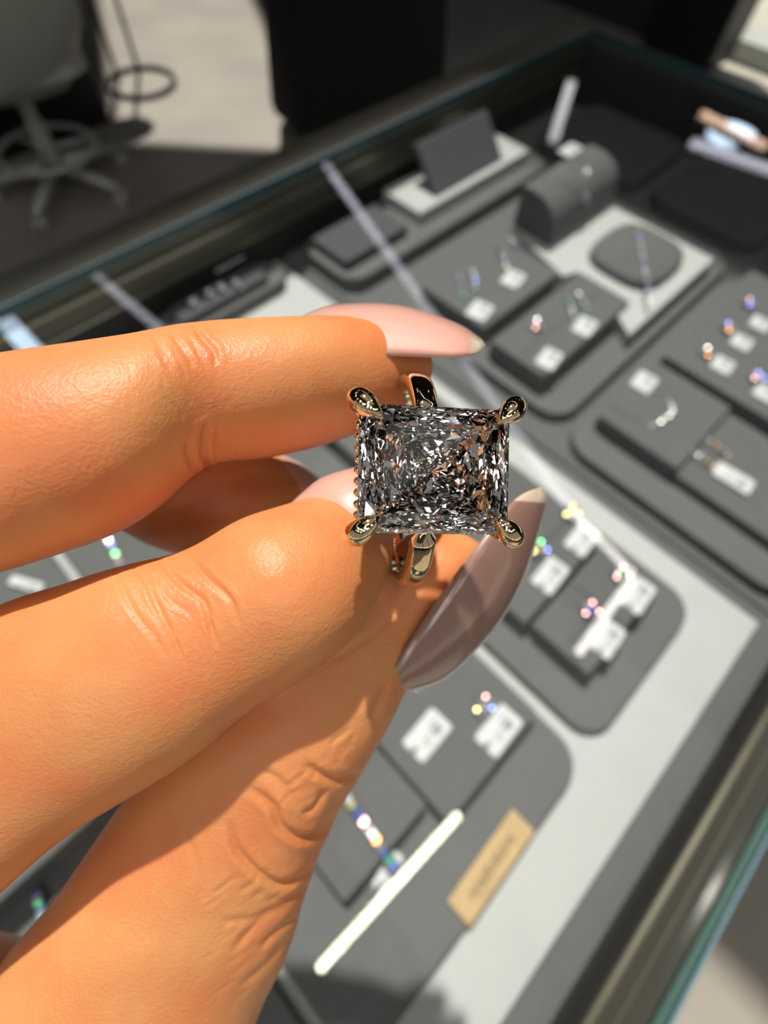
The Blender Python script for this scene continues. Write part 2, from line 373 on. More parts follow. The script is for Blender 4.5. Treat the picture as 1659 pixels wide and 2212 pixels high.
# ------------------------------------------------------------------ ceiling fittings seen only as reflections in the glass, then added unseen lamps
LEDW = emit('led_warm', (1.0, .97, .70), 42.0); LEDC = emit('led_cool', (.88, .88, 1.0), 3.2); LEDB = emit('led_blue_white', (.62, .80, 1.0), 10.0)
LEDG = emit('led_post_standin', (.95, .97, 1.0), 2.2); LEDD = emit('led_bright', (1.0, .95, .88), 17.0); LEDO = emit('led_amber', (1.0, .68, .48), 5.0)
def refl(px, py, zc=CEIL-.04):
    p = un(px, py, G); d = p-Vector((0, 0, H)); t_ = (zc-G)/(-d.z); return Vector((p.x+d.x*t_, p.y+d.y*t_, zc))
def lamp_strip(label, a, b, m, w, dots=0, zc=CEIL-.04):
    A, B = refl(*a, zc), refl(*b, zc); mid = (A+B)/2; ang = math.atan2(B.y-A.y, B.x-A.x); L = (B-A).length
    t_ = thing('strip_light', label, 'ceiling light', mid, ang)
    bm = bmesh.new(); add_box(bm, -L/2-.01, L/2+.01, -w/2-.008, w/2+.008, .004, .04); obj('housing', bm, CEILM, t_)
    bm = bmesh.new()
    if dots:
        for k in range(dots):
            x = -L/2+L*(k+.5)/dots
            add_prism(bm, [(x+w/2*math.cos(q), w/2*math.sin(q)) for q in np.linspace(0, 2*math.pi, 12, endpoint=False)], 0, .004)
    else: add_box(bm, -L/2, L/2, -w/2, w/2, 0, .004)
    obj('diffuser', bm, m, t_)
lamp_strip('row of very bright warm LED spots above the brass plaque', (688, 2097), (992, 1760), LEDW, .026, 27)
lamp_strip('long cool strip light crossing above the rounded tray', (703, 352), (1228, 1092), LEDC, .052)
lamp_strip('string of LED spots joining the long strip', (1232, 1098), (1372, 1240), LEDD, .030, 12)
lamp_strip('short string of bright LED spots above the slotted block', (1366, 1250), (1250, 1412), LEDD, .036, 11)
lamp_strip('lilac strip light above the far left corner of the case', (205, 592), (362, 722), LEDC, .045)
lamp_strip('wide blue-white strip light at the far left', (8, 690), (100, 790), LEDB, .10)
lamp_strip('narrow strip light above the necklace stand', (1236, 172), (1196, 300), LEDG, .05, 0, 1.1)  # made-up lamp, its reflection draws the upright post inside the case
lamp_strip('amber strip light above the far right of the case', (1518, 240), (1659, 312), LEDO, .035, 0, .95)
lamp_strip('grey strip light above the far right of the case', (1495, 302), (1700, 372), LEDC, .05, 0, .90)
P_ = refl(1582, 286, 1.0); tl = thing('round_light', 'round blue-white ceiling light reflected at the far right of the glass', 'ceiling light', P_)
bm = bmesh.new(); add_prism(bm, [(.115*math.cos(q), .115*math.sin(q)) for q in np.linspace(0, 2*math.pi, 40, endpoint=False)], 0, .004); obj('diffuser', bm, LEDB, tl)
bm = bmesh.new(); add_prism(bm, [(.125*math.cos(q), .125*math.sin(q)) for q in np.linspace(0, 2*math.pi, 40, endpoint=False)], .004, .04); obj('housing', bm, CEILM, tl)
# made-up spot lamps out of view, added to make the stones sparkle
SPOT = emit('added_spot_lamp', (1.0, .96, .90), 30.0)
bm0 = bmesh.new(); add_prism(bm0, [(.045*math.cos(q), .045*math.sin(q)) for q in np.linspace(0, 2*math.pi, 16, endpoint=False)], 0, .003); me_spot = None
k = 0
spots = [(-1.3, -.9), (-1.5, .2), (-1.35, 1.5), (-.9, 2.3), (.3, -1.75), (-.6, -1.8), (1.2, -1.9), (-.5, 2.5), (-2.2, .8), (-2.3, -1.0)]
me_spot = bpy.data.meshes.new('spot'); bm0.to_mesh(me_spot); bm0.free(); me_spot.materials.append(SPOT)
for i, (x, y) in enumerate(spots):
    o = bpy.data.objects.new('added_spot_light', me_spot); C.objects.link(o); o.location = (x, y, CEIL-.004)
    tag(o, 'added small round warm spot lamp set flush in the unseen dark ceiling', 'ceiling light', 'added flush spot lamps')

PANEL = emit('added_light_panel', (1.0, .97, .92), 10.0)  # unseen panels added only to brighten the diamond
pn_ = [(-.70, -.65), (-.75, -1.25), (-.72, -1.85), (-1.35, -.9), (-1.35, -.2), (-1.4, -1.6), (-.4, -1.9), (.4, -1.8), (-2.15, -1.2), (-2.15, 0), (-1.45, .7)]
for i, (x, y) in enumerate(pn_):
    bm = bmesh.new(); add_box(bm, -.13, .13, -.13, .13, 0, .004); o = obj('added_light_panel', bm, PANEL); o.location = (x, y, CEIL-.005)
    tag(o, 'added square white light panel in the unseen dark ceiling', 'ceiling light', 'added light panels')

# ------------------------------------------------------------------ display case
CX0, CX1, CY0, CY1 = -.62, .722, -.1295, .370
GT = .009
dc = thing('display_case', 'glass-topped jewellery display case with bronze rails and green glass edges', 'display case', (0, 0, FLOOR))
def dpart(name, bm, m, smooth=False):
    o = obj(name, bm, m, dc, smooth); o.location = (0, 0, -FLOOR); return o
bm = bmesh.new(); add_box(bm, CX0, CX1, CY0, CY1, G-GT, G, 0)
for f in bm.faces:
    f.normal_update(); f.material_index = 0 if abs(f.normal.z) > .5 else (1 if f.calc_center_median().y < CY0+.01 else 2)
gp = dpart('glass_top', bm, [GLASS, EDGE, EDGE_D])
bm = bmesh.new(); e_ = .0012
add_box(bm, CX0, CX1, CY0-e_, CY0, G-e_, G+.0002); add_box(bm, CX0, CX1, CY1, CY1+e_, G-e_, G+.0002); add_box(bm, CX1, CX1+e_, CY0, CY1, G-e_, G+.0002)
add_box(bm, CX0, CX1, CY0-e_, CY0, G-GT, G-GT+e_)
oa = obj('polished_edge', bm, EDGE_L, gp)
bm = bmesh.new(); add_box(bm, CX0, CX1, CY0-.006, CY0, -.012, .024); add_box(bm, CX0, CX1, CY1, CY1+.006, -.012, .030); dpart('wall_liner', bm, CASEBLK)
bm = bmesh.new(); add_box(bm, CX0, CX1, CY0-.0065, CY0+.0005, .024, G-GT-.0002); dpart('front_rail', bm, BROWN)
bm = bmesh.new(); add_box(bm, CX0, CX1, CY0-.0070, CY0+.0016, .022, .0245); add_box(bm, CX0, CX1, CY0-.004, CY0+.0006, .0404, .0408); dpart('front_trim', bm, BRONZE_L)
bm = bmesh.new(); add_box(bm, CX0, CX1, CY1-.0005, CY1+.006, .030, G-GT-.0002); dpart('back_rail', bm, BROWN)
bm = bmesh.new(); add_box(bm, CX0, CX1, CY1-.003, CY1+.002, .047, .050); add_box(bm, CX0, CX1, CY1-.0025, CY1+.002, .028, .0305); dpart('back_trim', bm, BRONZE_L)
bm = bmesh.new(); add_prism(bm, rrect(CX0-.01, CX1+.03, CY1+.008, CY1+.056, .004), G-.040, G-.012, .002); dpart('outer_rail', bm, BROWN)
bm = bmesh.new(); add_box(bm, CX1-.008, CX1-.001, CY0, CY1, -.012, G-GT-.0002); dpart('side_wall', bm, CASEBLK)
bm = bmesh.new(); add_box(bm, CX0+.001, CX1-.001, CY0-.006, CY1+.006, -.030, -.012); dpart('case_floor', bm, CASEBLK)
bm = bmesh.new(); add_box(bm, CX0+.01, CX1-.002, CY0-.005, CY1+.02, -.93, -.030); dpart('body', bm, BROWN)
bm = bmesh.new(); add_box(bm, -.60, .2475, CY0, CY1, -.0119, -.004); dpart('left_liner', bm, SUEDE)
bm = bmesh.new(); add_box(bm, .2480, CX1-.009, CY0, CY1, -.0119, -.002); dpart('right_liner', bm, SUEDE)

def slab(name, x0, x1, y0, y1, z0, z1, r, b, m, label, cat, group=None, parent=None):
    cx, cy_ = (x0+x1)/2, (y0+y1)/2
    bm = bmesh.new(); add_prism(bm, rrect(x0-cx, x1-cx, y0-cy_, y1-cy_, r), 0, z1-z0, b)
    o = obj(name, bm, m); o.location = (cx, cy_, z0)
    return tag(o, label, cat, group)
# liner boards
slab('white_board', -.60, .2355, -.1125, .368, -.004, 0, .001, .0008, WHITE, 'large white board lining the case under the grey trays around the hand', 'board')

TR = .006
def tray(x0, x1, y0, y1, h, label, z0=0, r=.018, m=SUEDE3): return slab('display_tray', x0, x1, y0, y1, z0, h, r, .0015, m, label, 'tray')
tray(.0990, .2130, -.0775, .085, TR, 'grey rounded tray on the white board under the slotted ring blocks')
tray(-.0790, .0900, -.0782, .085, TR, 'grey rounded tray on the white board carrying the brass plaque')
tray(-.40, -.0850, -.0782, .155, TR, 'grey rounded tray at the lower left edge of the picture')
tray(-.30, -.056, .160, .275, TR, 'grey rounded tray behind the hand at the left')
tray(-.05, .220, .098, .262, TR, 'grey rounded tray behind the index finger')
tray(.268, .555, .0675, .246, TR, 'large grey rounded tray under the white tray and earring blocks', -.002, .022)
tray(.2560, .545, -.118, .0580, TR, 'grey rounded tray at the right under the pendant block', -.002, .022)
tray(.2560, .555, .285, .360, .010, 'thick grey rounded tray at the far side under the leaning panel', -.002, .02)
tray(.100, .2250, .330, .364, TR+.004, 'rounded grey tray at the far left with a dark ring insert', 0, .016)
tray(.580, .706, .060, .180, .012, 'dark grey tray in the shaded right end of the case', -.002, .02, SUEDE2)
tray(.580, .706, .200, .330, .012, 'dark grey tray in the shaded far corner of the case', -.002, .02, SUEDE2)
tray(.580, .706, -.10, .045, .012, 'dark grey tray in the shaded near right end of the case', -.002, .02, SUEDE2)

def block(x0, x1, y0, y1, z0, z1, label, slots=(), m=SUEDE, r=.002, name='display_block', foot=.0):
    t_ = thing(name, label, 'display block', ((x0+x1)/2, (y0+y1)/2, z0))
    w, d, h = (x1-x0)/2, (y1-y0)/2, z1-z0
    bm = bmesh.new()
    add_prism(bm, rrect(-w, w, -d, d, r, 3), 0, h, .001)
    obj('body', bm, m, t_)
    for (sx0, sx1, sy0, sy1) in slots:
        bm = bmesh.new(); cx, cy_ = (x0+x1)/2, (y0+y1)/2
        add_prism(bm, rrect(sx0-cx, sx1-cx, sy0-cy_, sy1-cy_, .0004, 2), h-.002, h+.0003); obj('slot', bm, SUEDE2, t_)
    return t_
BT = .019
block(.1200, .2010, -.0085, .065, TR, BT, 'grey ring block on the middle tray, nearer the thumb nail', [(.128, .195, .0140, .0155)])
block(.1225, .2005, -.0510, -.0115, TR, BT, 'grey slotted ring block on the middle tray, nearer the tray corner', [(.160, .1615, -.048, -.014), (.128, .156, -.0335, -.032)])
block(.0150, .0872, -.0430, .030, TR, .017, 'flat grey block with two price tags below the thumb', [])
block(-.0420, .0135, -.0300, .035, TR, .0165, 'flat grey pad under the tennis bracelet', [])
block(.2897, .3941, .1644, .235, TR, .020, 'grey earring block at the back of the large tray', [])
block(.2810, .4052, .0992, .1510, TR, .022, 'grey earring block at the front of the large tray', [(.288, .40, .1240, .1253)])
block(.3698, .5250, -.1120, .0470, TR, .022, 'dark grey ring block at the right edge with a row of price tags', [])
block(.2835, .3640, -.0160, .0490, TR, .019, 'grey pendant block on the right tray', [])
block(.2835, .3640, -.0980, -.0172, TR, .014, 'grey lower earring block on the right tray', [(.318, .3195, -.05, -.025)])
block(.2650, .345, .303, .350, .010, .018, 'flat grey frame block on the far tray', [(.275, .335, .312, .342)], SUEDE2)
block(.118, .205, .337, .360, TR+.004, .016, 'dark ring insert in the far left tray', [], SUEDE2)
block(-.36, -.092, .076, .150, TR, .030, 'tall grey block seen between the middle finger and the thumb', [], SUEDE3, .008)
block(.128, .205, .110, .200, TR, .019, 'grey block seen between the index and middle finger by the ring', [], SUEDE3)

# white tray with cushion, bust
bm = bmesh.new(); wx0, wx1, wy0, wy1 = .3745, .5210, .0790, .1945
add_prism(bm, [(wx0-.44, wy0-.135), (wx1-.44, wy0-.135), (wx1-.44, .238-.135), (.418-.44, .238-.135), (.405-.44, .1945-.135), (.395-.44, .160-.135), (.3745+.035-.44, .155-.135), (wx0+.033-.44, .1-.135+.03)], 0, .012, .0012)
o = obj('white_tray', bm, WHITE); o.location = (.44, .135, TR); tag(o, 'white cut-out tray carrying the necklace stand and bracelet cushion', 'tray')
cu = thing('bracelet_cushion', 'dark grey rounded square bracelet cushion on the white tray', 'cushion', (.4650, .1300, TR+.012))
bm = bmesh.new()
sq = []
for q in np.linspace(0, 2*math.pi, 40, endpoint=False):
    c_, s_ = math.cos(q), math.sin(q); k_ = (abs(c_)**3.2+abs(s_)**3.2)**(-1/3.2); sq.append((.041*c_*k_, .036*s_*k_))
add_prism(bm, sq, 0, .008, .005); obj('pad', bm, SUEDE, cu, True)
nb = thing('necklace_stand', 'tall dark grey curved necklace stand on the white tray', 'display stand', (.4720, .2150, TR+.012))
bm = bmesh.new(); prof = []
for k in range(11):
    s_ = k/10; prof.append((-.0215+.034*s_**2.2, .037*math.sin(s_*math.pi/2)**.9))
prof += [(.0215, .0366), (.0215, 0)]
L0 = [bm.verts.new((-.053, y, z)) for y, z in prof]; L1 = [bm.verts.new((.053, y, z)) for y, z in prof]
bm.faces.new(L0[::-1]); bm.faces.new(L1)
for i in range(len(prof)): j = (i+1) % len(prof); bm.faces.new((L0[i], L0[j], L1[j], L1[i]))
obj('body', bm, SUEDE, nb)
# leaning panel block at the far side
pn = thing('leaning_panel', 'dark grey leaning display panel on a white base at the far side', 'display stand', (.45, .327, .010))
bm = bmesh.new(); add_prism(bm, rrect(-.085, .088, -.020, .032, .003, 3), 0, .010, .001); obj('base', bm, WHITE, pn)
bm = bmesh.new(); q0 = [(-.055, -.013, .010), (.050, -.013, .010), (.058, .024, .040), (-.047, .024, .040)]
va = [bm.verts.new(p) for p in q0]; vb = [bm.verts.new((p[0], p[1]+.006, p[2]-.002)) for p in q0]
bm.faces.new(va); bm.faces.new(vb[::-1])
for i in range(4): bm.faces.new((va[i], va[(i+1) % 4], vb[(i+1) % 4], vb[i]))
obj('panel', bm, SUEDE2, pn)

# ------------------------------------------------------------------ price tags
def tag_mesh(L, Wd, notch):
    bm = bmesh.new(); P = rrect(-L/2, L/2, -Wd/2, Wd/2, .0016, 3)
    if notch:
        P = P[:-4] + [(-L/2+.0016*(1-math.cos(a)), Wd/2-.0016) for a in (0,)][:0] + P[-4:]
        P = [p for p in P]
        # cut a narrow mouth into the -x end
        P2 = []
        for i, p in enumerate(P):
            P2.append(p)
        # outline runs counter-clockwise: last corner block is (-x,-y); the mouth goes between blocks 3 and 4
        P = P2[:12]+[(-L/2, .0013), (-L/2+.0042, .0007), (-L/2+.0042, -.0007), (-L/2, -.0013)]+P2[12:]
    add_prism(bm, P, 0, .0008)
    me = bpy.data.meshes.new('price_tag'); bmesh.ops.recalc_face_normals(bm, faces=bm.faces); bm.to_mesh(me); bm.free(); me.materials.append(PAPER); return me
def ink_mesh(L, Wd):
    bm = bmesh.new()
    for a, b, c, d in ((.10, .34, -.30, .02), (.10, .36, .10, .16), (-.20, .02, -.26, -.20), (-.2, .05, -.08, -.02)):
        add_box(bm, a*L, b*L, c*Wd, d*Wd, .0008, .00085)
    me = bpy.data.meshes.new('print'); bm.to_mesh(me); bm.free(); me.materials.append(PAPER_INK); return me
TM = {}
def price_tag(px, py, h, L, Wd, rot, label, notch=True, tilt=(0, 0), grp='small white price tags'):
    key = (L, Wd, notch)
    if key not in TM: TM[key] = (tag_mesh(L, Wd, notch), ink_mesh(L, Wd))
    o = bpy.data.objects.new('price_tag', TM[key][0]); C.objects.link(o)
    p = un(px, py, h); o.location = p; o.rotation_euler = (tilt[0], tilt[1], math.radians(rot)); tag(o, label, 'price tag', grp)
    q = bpy.data.objects.new('print', TM[key][1]); C.objects.link(q); q.parent = o; q['label'] = 'faint grey print'
    return o
def PT(*a, **k): return price_tag(*a, **k)
PT(923, 1587, .0172, .024, .0145, 2, 'white notched price tag alone on the flat block below the thumb')
PT(1077, 1577, .0172, .024, .0145, 2, 'white notched price tag under the cluster ring on the flat block')
PT(1188, 1243, .0192, .0225, .0145, 4, 'white price tag beside the thumb nail on the ring block')
PT(1257, 1165, .0192, .0225, .0145, 4, 'white price tag at the back corner of the ring block by the thumb nail')
PT(1376, 1286, .0192, .0225, .0140, 4, 'white price tag by the right corner of the slotted block')
PT(1312, 1381, .0192, .0215, .0125, 4, 'white price tag at the near edge of the slotted block')
PT(1036, 672, .0202, .021, .017, 12, 'white price tag below the green-sparkling earrings', False)
PT(1108, 603, .0202, .021, .016, 12, 'white price tag below the slim earrings beside the necklace stand', False)
PT(1186, 776, .0222, .021, .0150, 10, 'white price tag at the front of the front earring block', False)
PT(1263, 706, .0222, .021, .0155, 10, 'white price tag by the white tray on the front earring block', False)
PT(1391, 826, .0192, .0195, .0155, 4, 'white price tag above the pendant on the pendant block', False)
PT(1583, 1033, .0152, .0265, .0140, -86, 'long white price tag below the hoop earrings', False)
PT(1560, 789, .0222, .0165, .0150, 4, 'white price tag nearest the front of the ring row at the right', False)
PT(1601, 740, .0222, .0160, .0150, 4, 'white price tag second from the front of the ring row at the right', False)
PT(1642, 700, .0222, .0160, .0150, 4, 'white price tag at the right picture edge, highest of its row', False)
PT(1652, 849, .0222, .0165, .0150, 4, 'white price tag at the right picture edge below the ring row', False)
PT(1232, 325, .0555, .024, .014, 2, 'white price tag on top of the necklace stand', False)
PT(494, 568, .0175, .030, .008, 2, 'long white price tag on the far edge of the dark ring insert', False)
PT(185, 1862, .0, .030, .018, 4, 'white card showing between the middle finger and the thumb', False)
PT(58, 1262, .0075, .022, .006, -60, 'narrow white tag between the index and middle fingers at the left', False)
PT(838, 1882, .0075, .018, .007, 10, 'small white tag hooked on the end of the tennis bracelet', True)

# brass plaque with four worn marks
A_ = un(983, 1920, TR); Bp = un(1062, 1868, TR)
pq = thing('plaque', 'small rectangular brass plaque with dark lettering on the near tray', 'plaque', tuple(Bp), math.radians(1.5))
bm = bmesh.new(); add_prism(bm, rrect(-.0260, .0260, -.0070, .0070, .0006, 2), 0, .0022, .0004); obj('plate', bm, BRASS, pq)
bm = bmesh.new(); rq = random.Random(5); x = -.0165
for w_ in (3, 2, 4, 3, 2, 3):               # worn, unreadable dark marks in one line
    for k in range(w_):
        add_box(bm, x, x+.00065, -.0019+rq.uniform(0, .0006), .0019-rq.uniform(0, .0006), .0021, .0024)
        if rq.random() < .7: y = rq.choice((-.0017, -.0003, .0012)); add_box(bm, x, x+.0016, y, y+.0006, .0021, .00241)
        x += .0018
    x += .0006
o = obj('lettering', bm, ENGR, pq); o['label'] = 'dark worn marks in one line'
# ------------------------------------------------------------------ small jewellery
def add_gem(bm, c, r, n=8, mi=0, tilt=None):
    """flat-topped faceted stone"""
    c = Vector(c); Q = Matrix.Identity(3) if tilt is None else tilt
    rings = []
    for rr_, z in ((.35, -.55), (1.0, 0), (.97, .1), (.72, .36)):
        rings.append([bm.verts.new(c+Q@Vector((r*rr_*math.cos(2*math.pi*(k+.5*(rr_ < .6))/n), r*rr_*math.sin(2*math.pi*(k+.5*(rr_ < .6))/n), r*z))) for k in range(n)])
    for A, B in zip(rings, rings[1:]):
        for k in range(n): bm.faces.new((A[k], A[(k+1) % n], B[(k+1) % n], B[k])).material_index = mi
    bm.faces.new(rings[-1]).material_index = mi; bm.faces.new(rings[0][::-1]).material_index = mi
def sparkle(px, py, h):          # how a stone's table must lean to catch the sun towards here
    return None
UPV = Vector((0, 0, 1))
def half_tilt(p):
    v = (Vector((0, 0, H))-Vector(p)).normalized(); h = (v+Vector(SUN)).normalized()
    return UPV.rotation_difference(h).to_matrix()
JW = 0
def mini_ring(px, py, h, label, cols=(0,), rot=0, size=.0030, halo=8):
    """ring standing in its slot: shank, head, centre stone, small stones"""
    p = un(px, py, h); t_ = thing('diamond_ring', label, 'ring', tuple(p), rot, 'rings on the display blocks')
    T_ = Matrix.Rotation(-rot, 3, 'Z') @ half_tilt(p)
    bm = bmesh.new(); add_tube(bm, [(0, math.cos(a)*.0085, math.sin(a)*.0085-.0062) for a in np.linspace(math.radians(20), math.radians(160), 18)], .0009, 8); obj('shank', bm, SILVER, t_, True)
    bm = bmesh.new(); add_tube(bm, [(0, 0, .0012), (0, 0, .0042)], [.0012, size*.9], 10); obj('head', bm, SILVER, t_, True)
    bm = bmesh.new(); add_gem(bm, (0, 0, .0048), size*.8, 8, 0, T_ @ Matrix.Rotation(.35, 3, 'X')); obj('centre_stone', bm, GEMS[cols[0]], t_)
    for k in range(halo):
        a = 2*math.pi*k/halo+.3; bm = bmesh.new(); add_gem(bm, (math.cos(a)*size*1.5, math.sin(a)*size*1.5, .0040+.0004*random.random()), size*.42, 6, 0, T_ @ (Matrix.Identity(3) if (len(cols) > 1 and k % 3 == 0) else Matrix.Rotation(random.uniform(.25, .6)*random.choice((-1, 1)), 3, 'X') @ Matrix.Rotation(random.uniform(-.4, .4), 3, 'Y')))
        obj('side_stone', bm, GEMS[cols[(k+1) % len(cols)] if len(cols) > 1 and k % 3 == 0 else 0], t_)
    return t_
mini_ring(1042, 1526, .0172, 'cluster diamond ring above the tag on the flat block', (0, 5, 1, 3, 4), .2, .0030)
mini_ring(1162, 1190, .0192, 'yellow-green sparkling ring half hidden by the thumb nail', (4, 2, 4, 1), .2)
mini_ring(1230, 1112, .0192, 'bright golden-sparkling ring right of the thumb nail tip', (4, 3), .2)
mini_ring(1272, 1322, .0192, 'blue and rose sparkling ring in the slotted block', (1, 5, 0), .2)
mini_ring(1338, 1245, .0192, 'green-sparkling cluster ring by the right tag of the slotted block', (2, 5, 0), .2)
mini_ring(1155, 708, .0222, 'rose-sparkling solitaire ring on the front earring block', (5, 0), .2, .0030, 6)
mini_ring(1522, 768, .0222, 'orange-sparkling ring nearest the front of the right-hand row', (3, 0), .2, .0028, 6)
mini_ring(1567, 715, .0222, 'red and violet sparkling ring in the middle of the right-hand row', (3, 1), .2, .0028, 6)
mini_ring(1612, 662, .0222, 'blue-sparkling ring at the back of the right-hand row', (1, 5), .2, .0026, 6)
mini_ring(1630, 822, .0222, 'rose-sparkling double ring below the right-hand row', (5, 1), .2, .0028, 8)

def earring_pair(pts, h, label, cols, n=5):
    p0 = un(*pts[0][0], h); t_ = thing('earrings', label, 'earrings', tuple(p0), 0, 'earrings on the display blocks')
    for (a, b) in pts:
        A, B = un(*a, h)-p0, un(*b, h)-p0
        bm = bmesh.new(); add_tube(bm, [A+Vector((0, 0, .001)), (A+B)/2+Vector((0, 0, .003)), B+Vector((0, 0, .001))], .0006, 8); e = obj('earring', bm, SILVER, t_, True)
        for k in range(n):
            q = A.lerp(B, k/(n-1)); q.z = .0016+.002*math.sin(math.pi*k/(n-1))
            bm = bmesh.new(); add_gem(bm, q+Vector((0, 0, .0008)), .0012, 6, 0, half_tilt(p0) @ Matrix.Rotation(rng.uniform(-.35, .35), 3, 'X') @ Matrix.Rotation(rng.uniform(-.35, .35), 3, 'Y')); obj('stone', bm, GEMS[cols[k % len(cols)]], e)
earring_pair([((990, 600), (1000, 640)), ((1020, 590), (1030, 640))], .0202, 'pair of drop earrings with green and blue sparkle on the back block', (0, 0, 1, 0, 2))
earring_pair([((1072, 530), (1092, 580)), ((1102, 520), (1118, 545))], .0202, 'pair of slim earrings by the necklace stand, one sparkling light blue', (0, 0, 0, 1))
earring_pair([((1222, 650), (1240, 700)), ((1248, 640), (1268, 680))], .0222, 'pair of grey-looking drop earrings beside the white tray', (0, 2, 0))
earring_pair([((1480, 975), (1537, 1012)), ((1507, 940), (1567, 988))], .0145, 'pair of diamond hoop earrings above the long tag', (5, 0, 0, 3, 4), 6)
earring_pair([((770, 408), (785, 403)), ((745, 415), (755, 410))], .020, 'small green-sparkling stud earrings on the far tray', (2, 0), 2)

def bracelet(a, b, h, label, cols, n, r=.0017, drop=0.0, wig=0.0):
    A, B = un(*a, h), un(*b, h+drop); mid = (A+B)/2; t_ = thing('tennis_bracelet', label, 'bracelet', tuple(mid), 0)
    A, B = A-mid, B-mid; Q = half_tilt(mid)
    side = (B-A).normalized().cross(UPV)
    pts = [A.lerp(B, k/(n-1))+side*wig*math.sin(math.pi*k/(n-1)) for k in range(n)]
    bm = bmesh.new(); add_tube(bm, [p+Vector((0, 0, .0006)) for p in pts], r*.7, 8, .5); obj('links', bm, SILVER, t_, True)
    for k, p in enumerate(pts):
        bm = bmesh.new(); add_gem(bm, p+Vector((0, 0, .0014)), r, 8, 0, Q @ Matrix.Rotation(rng.uniform(-.4, .4), 3, 'X') @ Matrix.Rotation(rng.uniform(-.4, .4), 3, 'Y')); obj('stone', bm, GEMS[cols[k % len(cols)]], t_)
bracelet((742, 1712), (850, 1868), .0167, 'tennis bracelet with blue and rose sparkle lying on the flat pad', (1, 0, 4, 1, 1, 5, 0, 0, 3, 0, 1, 2), 13, .0028)
bracelet((1378, 505), (1403, 652), .0262, 'thin diamond bracelet across the rounded grey cushion', (0, 0, 1, 0, 0, 0, 5), 20, .0015)
bracelet((222, 1140), (272, 1240), .0085, 'sparkling bracelet seen between the index and middle fingers', (4, 2, 5, 0, 1), 11, .0022)
bracelet((82, 1930), (108, 2020), .0085, 'sparkling bracelet seen between the middle finger and the thumb', (1, 0, 2), 10, .0022)
# pendant necklaces
def chain(name, pts, r, parent):
    bm = bmesh.new(); add_tube(bm, pts, r, 6); return obj(name, bm, SILVER, parent, True)
p0 = un(1430, 890, .0195); t_ = thing('pendant_necklace', 'curved bar pendant necklace on the pendant block', 'necklace', tuple(p0))
cp = [un(x, y, .0195)-p0 for x, y in ((1398, 845), (1425, 850), (1448, 872), (1455, 890), (1438, 906), (1418, 920), (1395, 918), (1330, 880), (1312, 868))]
chain('chain', spline([tuple(c) for c in cp], 5), .0004, t_)
for k, (x, y) in enumerate(((1452, 878), (1453, 888), (1446, 898), (1437, 903), (1428, 911), (1418, 917), (1408, 919))):
    bm = bmesh.new(); add_gem(bm, un(x, y, .0205)-p0, .0013, 6, 0, half_tilt(p0) @ Matrix.Rotation(rng.uniform(-.35, .35), 3, 'X')); obj('stone', bm, GEMS[4 if k == 3 else 0], t_)
nx, ny, nz = .4720, .2150, TR+.012
t_ = thing('pendant_necklace', 'fine chain with a star-like pendant hanging on the necklace stand', 'necklace', (nx, ny, nz))
def on_stand(u_, s_):      # point on the stand's curved front
    return Vector((u_*.053, -.0215+.034*s_**2.2-.0006, .037*math.sin(s_*math.pi/2)**.9+.0004))
chain('chain', [on_stand(-.55+.5*k/8, 1-.58*k/8) for k in range(9)]+[on_stand(-.05+.45*k/8, .42+.58*k/8) for k in range(1, 9)], .0004, t_)
for dx, dz in ((0, 0), (.10, .05), (-.09, .05), (.02, .11), (0, -.10), (.1, -.05)):
    bm = bmesh.new(); add_gem(bm, on_stand(-.05+dx*.7, .38+dz*.7), .0018, 8, 0, Matrix.Rotation(rng.uniform(-.6, .6), 3, 'X')); obj('stone', bm, GEM, t_)
# ring row in the dark insert
for k, (x, y) in enumerate(((420, 660), (455, 640), (480, 628), (512, 618))):
    mini_ring(x, y, .0165, ['first ring from the left in the dark far-left insert', 'second ring from the left in the dark far-left insert', 'third ring from the left in the dark far-left insert', 'ring nearest the tray edge in the dark far-left insert'][k], (0,), .2, .0022, 4)

# ------------------------------------------------------------------ the held ring
RC = cam_pt(880, 1037, .0500)                       # centre of the shank
def frame_from(cn, roll):
    cn = np.array(cn, float); cn /= np.linalg.norm(cn)
    cw = np.array([1.0, math.tan(math.radians(roll)), 0]); cw -= cn*(cw@cn); cw /= np.linalg.norm(cw)
    chh = np.cross(cn, cw)        # up-ish
    return [Vector(M@cw), Vector(M@(-chh if (chh[1] > 0) else chh)), Vector(M@cn)]
ew, eh, en = frame_from((.135, .0, -1), 1.2)
if ew.cross(eh).dot(en) < 0: eh = -eh
RM = Matrix((ew, eh, en)).transposed()
ring = thing('engagement_ring', 'yellow gold ring with a large rectangular diamond held between the fingers', 'ring')
ring.matrix_world = Matrix.Translation(RC) @ RM.to_4x4()
mm = .001
RI, RO = 9.0*mm, 10.6*mm
# shank: swept soft D profile, narrower near the stone
bm = bmesh.new(); prof = []
NS = 96
for i in range(NS):
    a = math.radians(27)+(2*math.pi-math.radians(54))*i/(NS-1); ca, sa = math.cos(a), math.sin(a)          # a=0 towards the stone (+n), plane (h, n)
    near = max(0, ca); wdt = (1.22-.25*near**3)*mm; ek = 1.0 if 1 < i < NS-2 else .55
    ringv = []
    for q in np.linspace(0, 2*math.pi, 20, endpoint=False):
        cx_, sy_ = math.cos(q), math.sin(q)
        w_ = ek*wdt*(abs(sy_)**.8)*math.copysign(1, sy_); rr_ = (RI+RO)/2+ek*(RO-RI)/2*(abs(cx_)**.7)*math.copysign(1, cx_)
        ringv.append(bm.verts.new((w_, sa*rr_, ca*rr_)))
    prof.append(ringv)
for i in range(NS-1):
    A, B = prof[i], prof[i+1]
    for k in range(20): bm.faces.new((A[k], A[(k+1) % 20], B[(k+1) % 20], B[k]))
